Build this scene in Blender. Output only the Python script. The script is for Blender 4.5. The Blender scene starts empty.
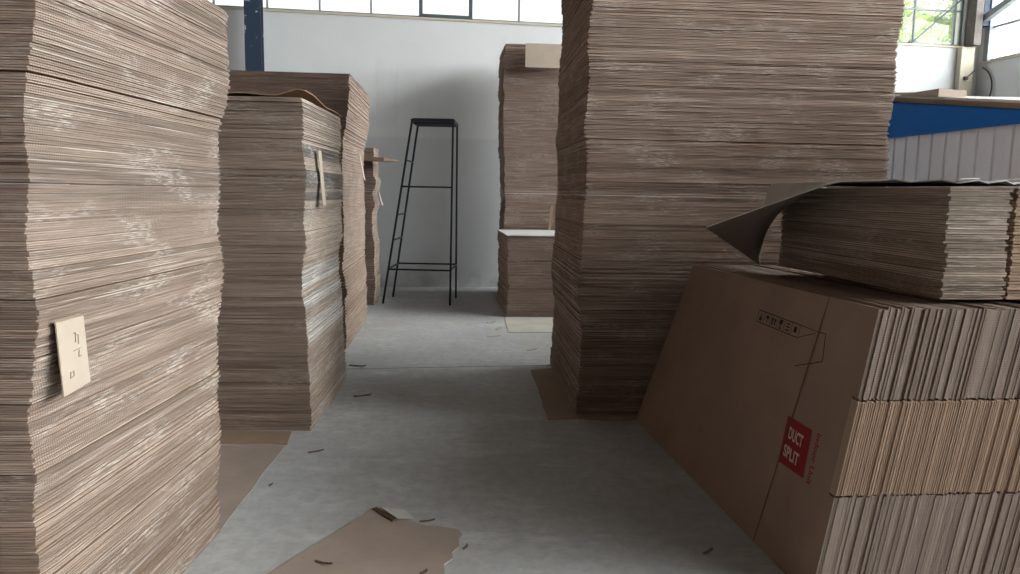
import bpy, math, random
from mathutils import Vector, Matrix

scene = bpy.context.scene
COL = scene.collection
PI = math.pi

# ------------------------------------------------------------------ helpers
def link(name, verts, faces, mats, idx=None, parent=None, smooth=False):
    me = bpy.data.meshes.new(name)
    me.from_pydata([tuple(v) for v in verts], [], faces)
    for m in (mats if isinstance(mats, (list, tuple)) else [mats]):
        me.materials.append(m)
    if idx:
        me.polygons.foreach_set('material_index', idx)
    if smooth:
        me.polygons.foreach_set('use_smooth', [True] * len(faces))
    me.update()
    o = bpy.data.objects.new(name, me)
    COL.objects.link(o)
    if parent:
        o.parent = parent
    return o

def tag(o, label=None, cat=None, group=None, kind=None):
    for k, v in (('label', label), ('category', cat), ('group', group), ('kind', kind)):
        if v:
            o[k] = v
    return o

def empty(name, loc, rz=0.0):
    o = bpy.data.objects.new(name, None)
    COL.objects.link(o)
    o.location = loc
    o.rotation_euler = (0, 0, rz)
    return o

class MB:
    """collects boxes / bars / polygons into one mesh"""
    def __init__(s):
        s.v, s.f, s.i = [], [], []
    def hexa(s, p, mi=0):
        b = len(s.v)
        s.v += [Vector(q) for q in p]
        for q in ((0, 3, 2, 1), (4, 5, 6, 7), (0, 1, 5, 4), (1, 2, 6, 5), (2, 3, 7, 6), (3, 0, 4, 7)):
            s.f.append(tuple(b + k for k in q))
        s.i += list(mi) if isinstance(mi, (list, tuple)) else [mi] * 6
    def box(s, a, b, mi=0):
        (x0, y0, z0), (x1, y1, z1) = a, b
        s.hexa([(x0, y0, z0), (x1, y0, z0), (x1, y1, z0), (x0, y1, z0),
                (x0, y0, z1), (x1, y0, z1), (x1, y1, z1), (x0, y1, z1)], mi)
    def bar(s, p, q, r, mi=0, side=None):
        p, q = Vector(p), Vector(q)
        d = (q - p).normalized()
        u = Vector(side) if side else (Vector((0, 0, 1)) if abs(d.z) < .9 else Vector((0, 1, 0)))
        a = d.cross(u).normalized() * r
        b = d.cross(a).normalized() * r
        s.hexa([p - a - b, p + a - b, p + a + b, p - a + b, q - a - b, q + a - b, q + a + b, q - a + b], mi)
    def prism(s, poly, z0, z1, mi=0):
        b, n = len(s.v), len(poly)
        s.v += [Vector((x, y, z0)) for x, y in poly] + [Vector((x, y, z1)) for x, y in poly]
        s.f.append(tuple(b + k for k in reversed(range(n)))); s.i.append(mi)
        s.f.append(tuple(b + n + k for k in range(n))); s.i.append(mi)
        for k in range(n):
            j = (k + 1) % n
            s.f.append((b + k, b + j, b + n + j, b + n + k)); s.i.append(mi)
    def build(s, name, mats, parent=None, smooth=False):
        return link(name, s.v, s.f, mats, s.i, parent, smooth)

# ------------------------------------------------------------------ materials
class NT:
    def __init__(s, name):
        s.m = bpy.data.materials.new(name)
        s.m.use_nodes = True
        s.t = s.m.node_tree
        s.t.nodes.clear()
        s.out = s.t.nodes.new('ShaderNodeOutputMaterial')
    def n(s, typ, ins=None, **kw):
        nd = s.t.nodes.new('ShaderNode' + typ)
        for k, v in kw.items():
            setattr(nd, k, v)
        for k, v in (ins or {}).items():
            if isinstance(v, bpy.types.NodeSocket):
                s.t.links.new(v, nd.inputs[k])
            else:
                nd.inputs[k].default_value = v
        return nd
    def math(s, op, a, b=0.0, clamp=False):
        return s.n('Math', {0: a, 1: b}, operation=op, use_clamp=clamp).outputs[0]
    def mix(s, f, a, b, blend='MIX'):
        nd = s.n('Mix', data_type='RGBA', blend_type=blend)
        for i, v in ((0, f), (6, a), (7, b)):
            if isinstance(v, bpy.types.NodeSocket):
                s.t.links.new(v, nd.inputs[i])
            else:
                nd.inputs[i].default_value = v
        return nd.outputs[2]
    def ramp(s, f, lo, hi, a=0.0, b=1.0):
        return s.n('MapRange', {0: f, 1: lo, 2: hi, 3: a, 4: b}).outputs[0]
    def noise(s, vec, scale, detail=3.0, rough=.55):
        return s.n('TexNoise', {'Vector': vec, 'Scale': scale, 'Detail': detail, 'Roughness': rough}).outputs['Fac']
    def scale(s, vec, sc, off=None):
        nd = s.n('VectorMath', {0: vec, 1: sc}, operation='MULTIPLY')
        if off is None:
            return nd.outputs[0]
        return s.n('VectorMath', {0: nd.outputs[0], 1: off}, operation='ADD').outputs[0]
    def finish(s, color, rough=.9, spec=.2, bump=None, dist=.002, metallic=0.0):
        p = s.n('BsdfPrincipled', {'Base Color': color, 'Roughness': rough, 'Specular IOR Level': spec, 'Metallic': metallic})
        if bump is not None:
            b = s.n('Bump', {'Height': bump, 'Strength': .6, 'Distance': dist})
            s.t.links.new(b.outputs[0], p.inputs['Normal'])
        s.t.links.new(p.outputs[0], s.out.inputs[0])
        return s.m

def c4(r, g, b):
    return (r, g, b, 1.0)

def plain(name, col, rough=.6, spec=.3, metallic=0.0, var=.15, sc=9.0):
    t = NT(name)
    o = t.n('TexCoord').outputs['Object']
    f = t.noise(o, sc, 4)
    col2 = t.mix(t.ramp(f, .3, .7), c4(*[c * (1 - var) for c in col]), c4(*[min(1, c * (1 + var)) for c in col]))
    return t.finish(col2, rough, spec, metallic=metallic)

def edge_mat(name, base, pale, scuff=.5, flute=0.0, var=.26):
    """raw edges of a carton: corrugated board seen end on, scuffed and torn in places"""
    t = NT(name)
    o = t.n('TexCoord').outputs['Object']
    rnd = t.n('ObjectInfo').outputs['Random']
    pos = t.n('NewGeometry').outputs['Position']
    off = t.n('CombineXYZ', {0: t.math('MULTIPLY', rnd, 37.0), 1: t.math('MULTIPLY', rnd, 19.0), 2: t.math('MULTIPLY', rnd, 53.0)}).outputs[0]
    streak = t.noise(t.scale(o, (3, 3, 160), off), 1.0, 5, .65)
    col = t.mix(t.ramp(streak, .28, .72), c4(*[c * .5 for c in base]), c4(*[min(1, c * 1.3) for c in base]))
    k = t.ramp(rnd, 0, 1, 1 - var, 1 + var)
    kk = t.n('CombineColor', {0: k, 1: k, 2: k}).outputs[0]
    col = t.mix(1.0, col, kk, 'MULTIPLY')
    if flute:
        sx = t.n('SeparateXYZ', {0: o})
        wv = t.math('SINE', t.math('MULTIPLY', sx.outputs[1], 2 * PI / .0095))
        w = t.math('MULTIPLY', t.ramp(wv, -.2, .8, 0, 1), flute)
        area = t.ramp(t.noise(t.scale(pos, (1.1, 1.1, 2.6)), 1.0, 2), .42, .6, .25, 1)
        col = t.mix(t.math('MULTIPLY', w, area), col, c4(*[c * .45 for c in base]))
    # torn, scuffed patches that run over several cartons, broken up along each ply
    blot = t.noise(t.scale(pos, (2.6, 2.6, 7.5)), 1.0, 4, .6)
    fine = t.noise(t.scale(o, (22, 22, 230), off), 1.0, 3, .6)
    s1 = t.math('MULTIPLY', t.ramp(blot, .50, .62), t.ramp(fine, .47, .58), clamp=True)
    long_ = t.noise(t.scale(o, (1.3, 1.3, 90), off), 1.0, 2)
    s2 = t.ramp(long_, .62, .68, 0, .85)
    s = t.math('MULTIPLY', t.math('MAXIMUM', s1, s2), scuff)
    col = t.mix(s, col, c4(*pale))
    return t.finish(col, .95, .08, bump=fine, dist=.0015)

def kraft(name, base, spec=.15):
    """flat outer liner of a carton"""
    t = NT(name)
    o = t.n('TexCoord').outputs['Object']
    a = t.noise(o, 3.0, 5, .6)
    fib = t.noise(t.scale(o, (8, 70, 70)), 1.0, 3)
    col = t.mix(t.ramp(a, .3, .7), c4(*[c * .88 for c in base]), c4(*[c * 1.1 for c in base]))
    col = t.mix(t.ramp(fib, .55, .8, 0, .25), col, c4(*[c * .8 for c in base]))
    return t.finish(col, .75, spec)

M = {}
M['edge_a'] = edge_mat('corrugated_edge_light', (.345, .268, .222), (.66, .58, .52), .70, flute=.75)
M['edge_b'] = edge_mat('corrugated_edge_tan', (.41, .30, .245), (.70, .60, .53), .75)
M['edge_c'] = edge_mat('corrugated_edge_brown', (.375, .285, .235), (.60, .52, .46), .6)
M['edge_pale'] = edge_mat('corrugated_edge_whitened', (.62, .59, .56), (.80, .79, .77), .9)
M['edge_dark'] = edge_mat('corrugated_edge_printed', (.20, .175, .165), (.62, .58, .54), .85)
M['edge_far'] = edge_mat('corrugated_edge_far', (.27, .195, .163), (.52, .44, .39), .7)
M['edge_cs'] = edge_mat('corrugated_edge_side_flutes', (.47, .385, .325), (.70, .64, .58), .7, flute=.3)  # x-facing sides: lighter base tone than the front edges, plus flute pattern
M['edge_fs'] = edge_mat('corrugated_edge_far_side', (.38, .29, .24), (.60, .53, .47), .6)  # x-facing sides of the far stacks: lighter base tone than the fronts
M['edge_d'] = edge_mat('corrugated_edge_grey', (.40, .32, .265), (.66, .60, .53), .55)
M['kraft'] = kraft('kraft_liner', (.38, .255, .165))
M['kraft_brown'] = kraft('kraft_liner_brown', (.31, .215, .165))
M['kraft_dull'] = kraft('kraft_liner_dull', (.34, .24, .17))
M['kraft_pink'] = kraft('kraft_liner_pinkish', (.42, .335, .285))
M['kraft_pale'] = kraft('kraft_liner_pale', (.56, .465, .375))
M['kraft_dusty'] = kraft('kraft_liner_dusty', (.60, .56, .50))
M['kraft_under_shade'] = kraft('kraft_liner_shaded', (.19, .14, .115), .05)  # underside of the draped sheet, its shade put into the dark colour
M['fold'] = kraft('kraft_folded_edge', (.43, .30, .215), .2)
M['grey_sheet'] = kraft('grey_white_liner', (.62, .60, .57))
M['steel_black'] = plain('black_painted_steel', (.012, .014, .022), .45, .4)
M['navy'] = plain('navy_paint', (.025, .045, .085), .55, .3)
M['frame_dark'] = plain('dark_window_steel', (.10, .13, .16), .5, .3)
M['frame_grey'] = plain('grey_window_steel', (.30, .33, .36), .5, .3)
M['blue'] = plain('blue_sheet_metal', (.010, .13, .47), .75, .08, var=.08, sc=2)
M['cladding'] = plain('grey_cladding', (.66, .70, .79), .6, .2, var=.04, sc=2)
M['red_ink'] = plain('red_ink', (.27, .016, .02), .6, .2, var=.05)
M['white_ink'] = plain('white_ink', (.62, .50, .42), .7, .1, var=.05)
M['black_ink'] = plain('black_ink', (.045, .030, .025), .7, .1, var=.05)
M['pencil'] = plain('pencil_marks', (.36, .28, .21), .8, .1)
M['crease'] = plain('crease_groove', (.13, .085, .055), .9, .05)
M['scrap'] = plain('dark_scrap', (.17, .125, .10), .9, .05)
M['cable'] = plain('cable_sheath', (.12, .10, .09), .6, .2)
M['cream'] = plain('cream_plaster', (.70, .62, .50), .85, .1, var=.06, sc=3)
M['roof'] = plain('rusty_roof_sheet', (.12, .105, .095), .7, .2, sc=1.5)
M['brick'] = plain('bare_brick', (.17, .12, .095), .9, .1, sc=3)
M['bark'] = plain('bark', (.12, .085, .06), .9, .1)

def wall_mat():
    t = NT('painted_plaster')
    pos = t.n('NewGeometry').outputs['Position']
    z = t.n('SeparateXYZ', {0: pos}).outputs[2]
    a = t.noise(pos, .9, 5, .6)
    b = t.noise(t.scale(pos, (7, 7, 1.2)), 1.0, 4)
    col = t.mix(t.ramp(a, .3, .7), c4(.78, .80, .815), c4(.85, .86, .865))
    # an older coat of paint below a ragged line
    zz = t.math('ADD', z, t.math('MULTIPLY', t.math('SUBTRACT', b, .5), .05))
    dado = t.ramp(zz, 2.30, 2.34, 1, 0)
    col = t.mix(t.math('MULTIPLY', dado, .4), col, c4(.62, .655, .68))
    # splashed dirt above the floor
    d = t.math('MULTIPLY', t.ramp(zz, .02, .45, 1, 0), t.ramp(t.noise(pos, 3.5, 5), .35, .65))
    col = t.mix(t.math('MULTIPLY', d, .6), col, c4(.30, .28, .26))
    st = t.math('MULTIPLY', t.ramp(t.noise(t.scale(pos, (3, 3, .5)), 1.0, 5), .62, .8), .3)
    col = t.mix(st, col, c4(.50, .47, .42))
    return t.finish(col, .9, .1, bump=t.noise(pos, 40, 3), dist=.003)
M['wall'] = wall_mat()

def floor_mat():
    t = NT('concrete')
    pos = t.n('NewGeometry').outputs['Position']
    a = t.noise(pos, 1.1, 6, .62)
    b = t.noise(pos, 14, 5, .7)
    col = t.mix(t.ramp(a, .32, .68), c4(.50, .502, .505), c4(.63, .63, .628))
    col = t.mix(t.ramp(b, .35, .7, 0, .7), col, c4(.37, .365, .355))
    w = t.noise(t.scale(pos, (2.2, 5.0, 1)), 1.0, 6, .7)
    col = t.mix(t.ramp(w, .55, .68, 0, .6), col, c4(.72, .72, .715))
    brown = t.noise(t.scale(pos, (.8, .7, 1), (5.3, 1.7, 0)), 1.0, 4)
    col = t.mix(t.ramp(brown, .52, .75, 0, .45), col, c4(.36, .31, .265))
    # cast joint between slabs
    xyz = t.n('SeparateXYZ', {0: pos})
    yl = t.math('SUBTRACT', xyz.outputs[1], t.math('MULTIPLY', xyz.outputs[0], .16))
    wob = t.math('MULTIPLY', t.math('SUBTRACT', t.noise(pos, 6, 2), .5), .03)
    j = t.math('ABSOLUTE', t.math('ADD', t.math('SUBTRACT', yl, 6.42), wob))
    col = t.mix(t.ramp(j, .006, .022, .65, 0), col, c4(.16, .155, .15))
    return t.finish(col, .72, .25, bump=b, dist=.002)
M['floor'] = floor_mat()

def glass_mat(name, dust):
    t = NT(name)
    pos = t.n('NewGeometry').outputs['Position']
    tr = t.n('BsdfTransparent', {'Color': c4(.95, .98, .97)})
    gl = t.n('BsdfGlossy', {'Roughness': .05, 'Color': c4(1, 1, 1)})
    df = t.n('BsdfTranslucent', {'Color': c4(.85, .88, .86)})
    fr = t.n('Fresnel', {'IOR': 1.45}).outputs[0]
    a = t.n('MixShader', {0: t.math('MULTIPLY', fr, .6), 1: tr.outputs[0], 2: gl.outputs[0]})
    b = t.n('MixShader', {0: t.ramp(t.noise(pos, 5, 4), .3, .7, dust * .7, dust * 1.3), 1: a.outputs[0], 2: df.outputs[0]})
    t.t.links.new(b.outputs[0], t.out.inputs[0])
    return t.m
M['glass'] = glass_mat('dusty_glass', .12)

def leaf_mat():
    t = NT('leaf')
    o = t.n('TexCoord').outputs['Object']
    f = t.noise(o, 2.0, 3)
    col = t.mix(t.ramp(f, .35, .65), c4(.16, .30, .05), c4(.36, .46, .12))
    d = t.n('BsdfDiffuse', {'Color': col})
    r = t.n('BsdfTranslucent', {'Color': col})
    m = t.n('MixShader', {0: .45, 1: d.outputs[0], 2: r.outputs[0]})
    t.t.links.new(m.outputs[0], t.out.inputs[0])
    return t.m
M['leaf'] = leaf_mat()

# ------------------------------------------------------------------ the hall
U = Vector((.98744, .15799, 0))
V = Vector((-.15799, .98744, 0))
ROT = math.atan2(.15799, .98744)
def room(u, v, z=0.0):
    return U * u + V * v + Vector((0, 0, z))

UL, UR, VB, VR, HT = -6.2, 9.94, 11.82, -10.0, 8.0

def structure(mb, name, mats):
    o = mb.build(name, mats)
    o.rotation_euler = (0, 0, ROT)
    o['kind'] = 'structure'
    return o

m = MB(); m.box((UL - .3, VR - .3, -.2), (UR + .3, VB + .3, 0)); structure(m, 'floor', M['floor'])
m = MB(); m.box((UL - .3, VR - .3, HT), (UR + .3, VB + .3, HT + .2)); structure(m, 'ceiling', M['roof'])
m = MB(); m.box((UL - .25, VR, 0), (UL, VB, HT)); structure(m, 'wall_left', M['brick'])
SB, SR, HW, HR = 4.11, 3.84, 5.2, 7.6
WB0, WB1 = UL + .6, 9.62
m = MB()
m.box((UL - .25, VB, 0), (UR + .25, VB + .25, SB))
m.box((UL - .25, VB, HW), (UR + .25, VB + .25, HT))
m.box((UL - .25, VB, SB), (WB0, VB + .25, HW))
m.box((WB1, VB, SB), (UR + .25, VB + .25, HW))
structure(m, 'wall_back', M['wall'])
WR0, WR1 = -9.2, 11.70
m = MB()
m.box((UR, VR, 0), (UR + .25, VB, SR))
m.box((UR, VR, HR), (UR + .25, VB, HT))
m.box((UR, VR, SR), (UR + .25, WR0, HR))
m.box((UR, WR1, SR), (UR + .25, VB, HR))
structure(m, 'wall_right', M['wall'])
GA0, GA1, GAH = 7.0, 9.3, 3.0       # the open gate behind the camera
m = MB()
m.box((UL - .25, VR - .25, 0), (GA0, VR, HT))
m.box((GA1, VR - .25, 0), (UR + .25, VR, HT))
m.box((GA0, VR - .25, GAH), (GA1, VR, HT))
structure(m, 'wall_front', M['brick'])

# back window: steel frames with panes, one of them a separate opening sash
win = tag(empty('window_1', (0, 0, 0), ROT), kind='structure')
f = MB()
yb = VB + .06
f.box((WB0, yb, SB), (WB1, yb + .05, SB + .035)); f.box((WB0, yb, HW - .04), (WB1, yb + .05, HW))
f.box((WB0, yb + .005, 4.68), (WB1, yb + .045, 4.705)); 
us = [-.285 + .7515 * k for k in range(-7, 14)]
us = [u for u in us if WB0 < u < WB1 - .1]
for u in us:
    f.box((u - .014, yb, SB), (u + .014, yb + .05, HW))
f.box((WB0, yb, SB), (WB0 + .03, yb + .05, HW)); f.box((WB1 - .03, yb, SB), (WB1, yb + .05, HW))
f.build('window_frame', M['frame_grey'], win)
edges = [WB0] + us + [WB1]
for a, b in zip(edges[:-1], edges[1:]):
    p = MB(); p.box((a + .015, yb + .022, SB + .035), (b - .015, yb + .027, HW - .04))
    p.build('pane', M['glass'], win)
s = MB()                                            # dark opening sash
a, b = .458, 1.2095
s.box((a - .03, yb - .05, SB + .01), (b + .03, yb - .005, SB + .06)); s.box((a - .03, yb - .05, 4.66), (b + .03, yb - .005, 4.71))
s.box((a - .03, yb - .05, SB + .06), (a + .025, yb - .005, 4.66)); s.box((b - .025, yb - .05, SB + .06), (b + .03, yb - .005, 4.66))
s.build('opening_sash', M['frame_dark'], win)
s = MB(); s.bar((8.66, yb - .06, 4.13), (9.52, yb - .06, 4.87), .012); s.build('stay_bar', M['frame_dark'], win)
s = MB(); s.box((8.63, yb - .05, 4.11), (8.80, yb - .005, 4.16)); s.build('hinge_plate', M['frame_grey'], win)
s = MB(); s.box((WB0 - .05, VB - .02, SB - .03), (WB1 + .02, VB + .06, SB)); s.build('window_sill', M['cream'], win)

win = tag(empty('window_2', (0, 0, 0), ROT), kind='structure')
f = MB()
xb = UR + .05
f.box((xb, WR0, SR), (xb + .05, WR1, SR + .04)); f.box((xb, WR0, HR - .04), (xb + .05, WR1, HR))
f.box((xb, WR0, 4.39), (xb + .05, WR1, 4.42)); f.box((xb, WR0, 5.3), (xb + .05, WR1, 5.33))
vs = [WR1 - 1.9 * k for k in range(1, 11)]
for v in vs:
    f.box((xb, v - .02, SR), (xb + .05, v + .02, HR))
f.box((xb - .07, WR1 - .10, SR), (xb + .05, WR1, HR)); f.box((xb, WR0, SR), (xb + .05, WR0 + .05, HR))
f.build('window_frame', M['frame_grey'], win)
ed = [WR1] + vs + [WR0]
for a, b in zip(ed[:-1], ed[1:]):
    p = MB(); p.box((xb + .022, b + .02, SR + .04), (xb + .027, a - .02, HR - .04)); p.build('pane', M['glass'], win)
s = MB(); s.box((UR - .03, WR0, SR - .03), (UR + .05, WR1 + .05, SR)); s.build('window_sill', M['cream'], win)

# steel in the hall: navy column before the back wall, corner column with its brace
def chips(name):
    t = NT(name)
    pos = t.n('NewGeometry').outputs['Position']
    f_ = t.noise(pos, 7, 5, .65)
    col = t.mix(t.ramp(f_, .60, .64), c4(.04, .06, .10), c4(.50, .55, .60))
    return t.finish(col, .55, .3)
M['navy_chipped'] = chips('navy_paint_chipped')
m = MB()
for y0, y1, hw in ((11.36, 11.375, .112), (11.585, 11.60, .112), (11.375, 11.585, .006)):
    m.box((-1.915 - hw, y0, 0), (-1.915 + hw, y1, HT))
m.box((-1.915 - .16, 11.3, 0), (-1.915 + .16, 11.66, .02))
structure(m, 'column_back', M['navy_chipped'])
m = MB()
m.box((9.80, 11.62, 4.42), (9.925, 11.80, HT))
structure(m, 'column_corner', M['navy'])
m = MB(); m.box((9.64, 11.60, 4.10), (9.775, 11.81, HT)); structure(m, 'column_reveal', plain('grey_brown_paint', (.20, .175, .165), .7, .2))
m = MB(); m.bar((9.86, 11.86 - .1, 4.50), (9.86, 9.2, 5.42), .05); structure(m, 'trim_brace', M['frame_grey'])
m = MB(); m.box((9.52, 11.70, 0), (9.76, 11.82, 4.08)); structure(m, 'trim_pilaster', M['cream'])
# wiring in the corner
def tube(name, pts, r, mat, seg=6):
    cu = bpy.data.curves.new(name, 'CURVE'); cu.dimensions = '3D'; cu.bevel_depth = r; cu.bevel_resolution = 2
    sp = cu.splines.new('BEZIER'); sp.bezier_points.add(len(pts) - 1)
    for q, p in zip(sp.bezier_points, pts):
        q.co = p; q.handle_left_type = q.handle_right_type = 'AUTO'
    o = bpy.data.objects.new(name, cu); COL.objects.link(o)
    dg = bpy.context.evaluated_depsgraph_get()
    me = bpy.data.meshes.new_from_object(o.evaluated_get(dg))
    bpy.data.objects.remove(o)
    me.materials.clear(); me.materials.append(mat)
    o = bpy.data.objects.new(name, me); COL.objects.link(o)
    return o
tag(tube('cable', [room(9.90, 11.66, 3.75), room(9.90, 11.5, 3.62), room(9.90, 11.42, 3.40), room(9.90, 11.5, 3.1), room(9.90, 11.6, 2.7)], .012, M['cable']),
    'thin dark cable hanging down the right wall near the corner', 'cable')
cl = empty('cable_clip', room(9.62, 11.69, 3.56), ROT)
tag(cl, 'small dark clip with a short wire on the cream corner pilaster', 'clip')
m = MB(); m.box((-.03, -.03, -.03), (.03, .01, .03)); m.build('clip_body', M['cable'], cl)
m = MB(); m.bar((0, -.01, 0), (.16, -.01, .14), .007); m.build('wire', M['cable'], cl)

# ------------------------------------------------------------------ carton builders
def carton_geo(w, d, t, layers, rng, amp=.003, fine=.0015, inset=.007, seg=.09):
    """a knocked-down carton: plies of board with recessed gaps between them. Returns verts, faces, material ids"""
    nx, ny = max(3, round(w / seg)), max(3, round(d / seg))
    base = []
    for k in range(nx): base.append((-w / 2 + w * k / nx, -d / 2, 0, -1))
    for k in range(ny): base.append((w / 2, -d / 2 + d * k / ny, 1, 0))
    for k in range(nx): base.append((w / 2 - w * k / nx, d / 2, 0, 1))
    for k in range(ny): base.append((-w / 2, d / 2 - d * k / ny, -1, 0))
    corners = {0: (-1, -1), nx: (1, -1), nx + ny: (1, 1), 2 * nx + ny: (-1, 1)}
    N = len(base)
    verts, faces, ids = [], [], []
    p = t / layers
    rings = []
    for l in range(layers):
        sh = [rng.uniform(-amp, amp) for _ in range(4)]
        cut = [rng.uniform(.0, .008) for _ in range(4)]
        ring = []
        for k, (x, y, ax, ay) in enumerate(base):
            side = 0 if ay == -1 else 1 if ax == 1 else 2 if ay == 1 else 3
            e = sh[side] + rng.uniform(-fine, fine)
            if k in corners:
                cx, cy = corners[k]
                q = cut[list(corners).index(k)]
                ring.append((x + cx * (sh[1 if cx > 0 else 3] - q), y + cy * (sh[0 if cy < 0 else 2] - q)))
            else:
                ring.append((x + ax * e, y + ay * e))
        z0, z1 = l * p + p * .12, (l + 1) * p - p * .12
        ins = [(x * (1 - 2 * inset / w), y * (1 - 2 * inset / d)) for x, y in ring]
        rings += [(ins, z0), (ring, z0), (ring, z1), (ins, z1)]
    for r, z in rings:
        verts += [(x, y, z) for x, y in r]
    for i in range(len(rings) - 1):
        for k in range(N):
            j = (k + 1) % N
            faces.append((i * N + k, i * N + j, (i + 1) * N + j, (i + 1) * N + k))
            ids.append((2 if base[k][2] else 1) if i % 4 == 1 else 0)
    faces.append(tuple(reversed(range(N)))); ids.append(0)
    L = (len(rings) - 1) * N
    faces.append(tuple(L + k for k in range(N))); ids.append(0)
    return verts, faces, ids

def carton_mesh(name, geo, face, edge, side=None):
    me = bpy.data.meshes.new(name)
    me.from_pydata(*[geo[0], [], geo[1]])
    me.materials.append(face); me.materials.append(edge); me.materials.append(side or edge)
    me.polygons.foreach_set('material_index', geo[2])
    me.update()
    return me

SEAM = set()
def profile(rng, n, step, small, run=(4, 12)):
    """sideways shift of every carton in a stack: bundles set down a little askew"""
    out, cur, left = [], (0, 0, 0), 0
    SEAM.clear()
    for k in range(n):
        if left <= 0:
            cur = (rng.uniform(-step, step), rng.uniform(-step, step), rng.uniform(-1, 1) * step * .35)
            left = rng.randint(*run)
        left -= 1
        out.append((cur[0] + rng.uniform(-small, small), cur[1] + rng.uniform(-small, small), cur[2] + rng.uniform(-1, 1) * small * .5))
        if left == 0: SEAM.add(k)
    # soften the change from one bundle to the next
    sm = []
    for k in range(n):
        a, b, c = out[max(0, k - 1)], out[k], out[min(n - 1, k + 1)]
        sm.append(tuple((x + 2 * y + z) / 4 for x, y, z in zip(a, b, c)))
    return sm

def stack(corner, right, rot, w, d, n, pitch, meshes, rng, step, small, lean, label, top, bottom, group, special=None, seam=.0):
    """cartons lying flat, each one an object; corner = front corner on the floor seen by the camera"""
    pr = profile(rng, n, step, small)
    R = Matrix.Rotation(rot, 3, 'Z')
    gap = 0.0
    for k in range(n):
        z = corner[2] + k * pitch + gap
        if k in SEAM and gap < .06: gap += seam
        lx, ly = lean(z)
        c = Vector((corner[0], corner[1], 0)) + R @ Vector((-w / 2 if right else w / 2, d / 2, 0))
        me = (special or {}).get(k) or rng.choice(meshes)
        o = bpy.data.objects.new('flat_carton', me)
        COL.objects.link(o)
        o.location = (c.x + lx + pr[k][0], c.y + ly + pr[k][1], z)
        o.rotation_euler = (0, 0, rot + pr[k][2])
        lb, g = label, group
        if k == n - 1 and top: lb, g = top, None
        if k == 0 and bottom: lb, g = bottom, None
        tag(o, lb, 'carton', g)

# ------------------------------------------------------------------ stack on the near left
rng = random.Random(11)
pitA, nA = .0248, 88
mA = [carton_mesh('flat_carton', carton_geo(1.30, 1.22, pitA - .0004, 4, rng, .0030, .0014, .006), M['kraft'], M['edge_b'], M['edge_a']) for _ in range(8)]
def leanA(z):
    return (.105 * (z / 2.17) ** 1.3 + .012 * math.sin(z * 7.3) + .008 * math.sin(z * 17 + 1), .012 * math.sin(z * 9 + 2))
stack((-1.278, 1.915, 0), True, math.radians(-1.0), 1.30, 1.22, nA, pitA, mA, rng, .011, .0035, leanA,
      'tan flat cardboard carton within the tall stack nearest the camera on the left',
      'topmost flat cardboard carton of the tall stack nearest on the left',
      'bottom flat cardboard carton of the tall stack nearest on the left',
      'cartons in the near left stack', seam=.0025)

# ------------------------------------------------------------------ second stack on the left
rng = random.Random(5)
pitC, nC = .0262, 77
gC = [carton_geo(1.40, 1.20, pitC - .0004, 3, rng, .004, .002, .012) for _ in range(6)]
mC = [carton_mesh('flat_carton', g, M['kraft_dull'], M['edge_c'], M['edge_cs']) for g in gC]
mCp = [carton_mesh('flat_carton', g, M['kraft_dull'], M['edge_c'], M['edge_pale']) for g in gC[:3]]
mCd = [carton_mesh('flat_carton', g, M['kraft_dull'], M['edge_c'], M['edge_dark']) for g in gC[:3]]
spC = {}
for k in range(nC):
    z = k * pitC
    if .55 < z < .97 and rng.random() < .75: spC[k] = rng.choice(mCp)
    if 1.41 < z < 1.76 and rng.random() < .6: spC[k] = rng.choice(mCd)
def leanC(z):
    return (-.02 * z / 2 + .014 * math.sin(z * 4.2 + 1) + .006 * math.sin(z * 13), .012 * math.sin(z * 5.1))
stack((-1.235, 4.55, 0), True, math.radians(2.2), 1.40, 1.20, nC, pitC, mC, rng, .012, .004, leanC,
      'brown flat cardboard carton within the second stack on the left',
      None, 'bottom flat cardboard carton of the second stack on the left',
      'cartons in the second left stack', spC, seam=.002)
# wavy sheet on its top
nx, ny = 28, 24
vv, ff = [], []
for th in (0, 1):
    for j in range(ny + 1):
        for i in range(nx + 1):
            x, y = -1.42 * i / nx, 1.2 * j / ny
            lip = .042 * math.exp(-((x + .04) / .08) ** 2) * math.exp(-(y / .45) ** 2)
            z = .004 + lip + .022 * max(0, (-x - .25)) * math.exp(-(y / .6) ** 2) + .008 * math.sin(y * 5)**2 + .012 * math.exp(-((x + .35) / .1) ** 2)
            vv.append((x + .01 + lip * .25, y - .01, z + .006 * th))
n1 = (nx + 1) * (ny + 1)
for th in (0, 1):
    for j in range(ny):
        for i in range(nx):
            q = [th * n1 + j * (nx + 1) + i, th * n1 + j * (nx + 1) + i + 1, th * n1 + (j + 1) * (nx + 1) + i + 1, th * n1 + (j + 1) * (nx + 1) + i]
            ff.append(tuple(q if th == 0 else reversed(q)))
rim = [i for i in range(nx + 1)] + [j * (nx + 1) + nx for j in range(1, ny + 1)] + [ny * (nx + 1) + i for i in range(nx - 1, -1, -1)] + [j * (nx + 1) for j in range(ny - 1, 0, -1)]
for a, b in zip(rim, rim[1:] + rim[:1]):
    ff.append((b, a, a + n1, b + n1))
o = link('cardboard_sheet', vv, ff, M['kraft'], smooth=False)
o.location = (-1.25, 4.55, nC * pitC + .024); o.rotation_euler = (0, 0, math.radians(2.2))
tag(o, 'warped brown cardboard sheet lying on top of the second left stack', 'cardboard sheet')

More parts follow.
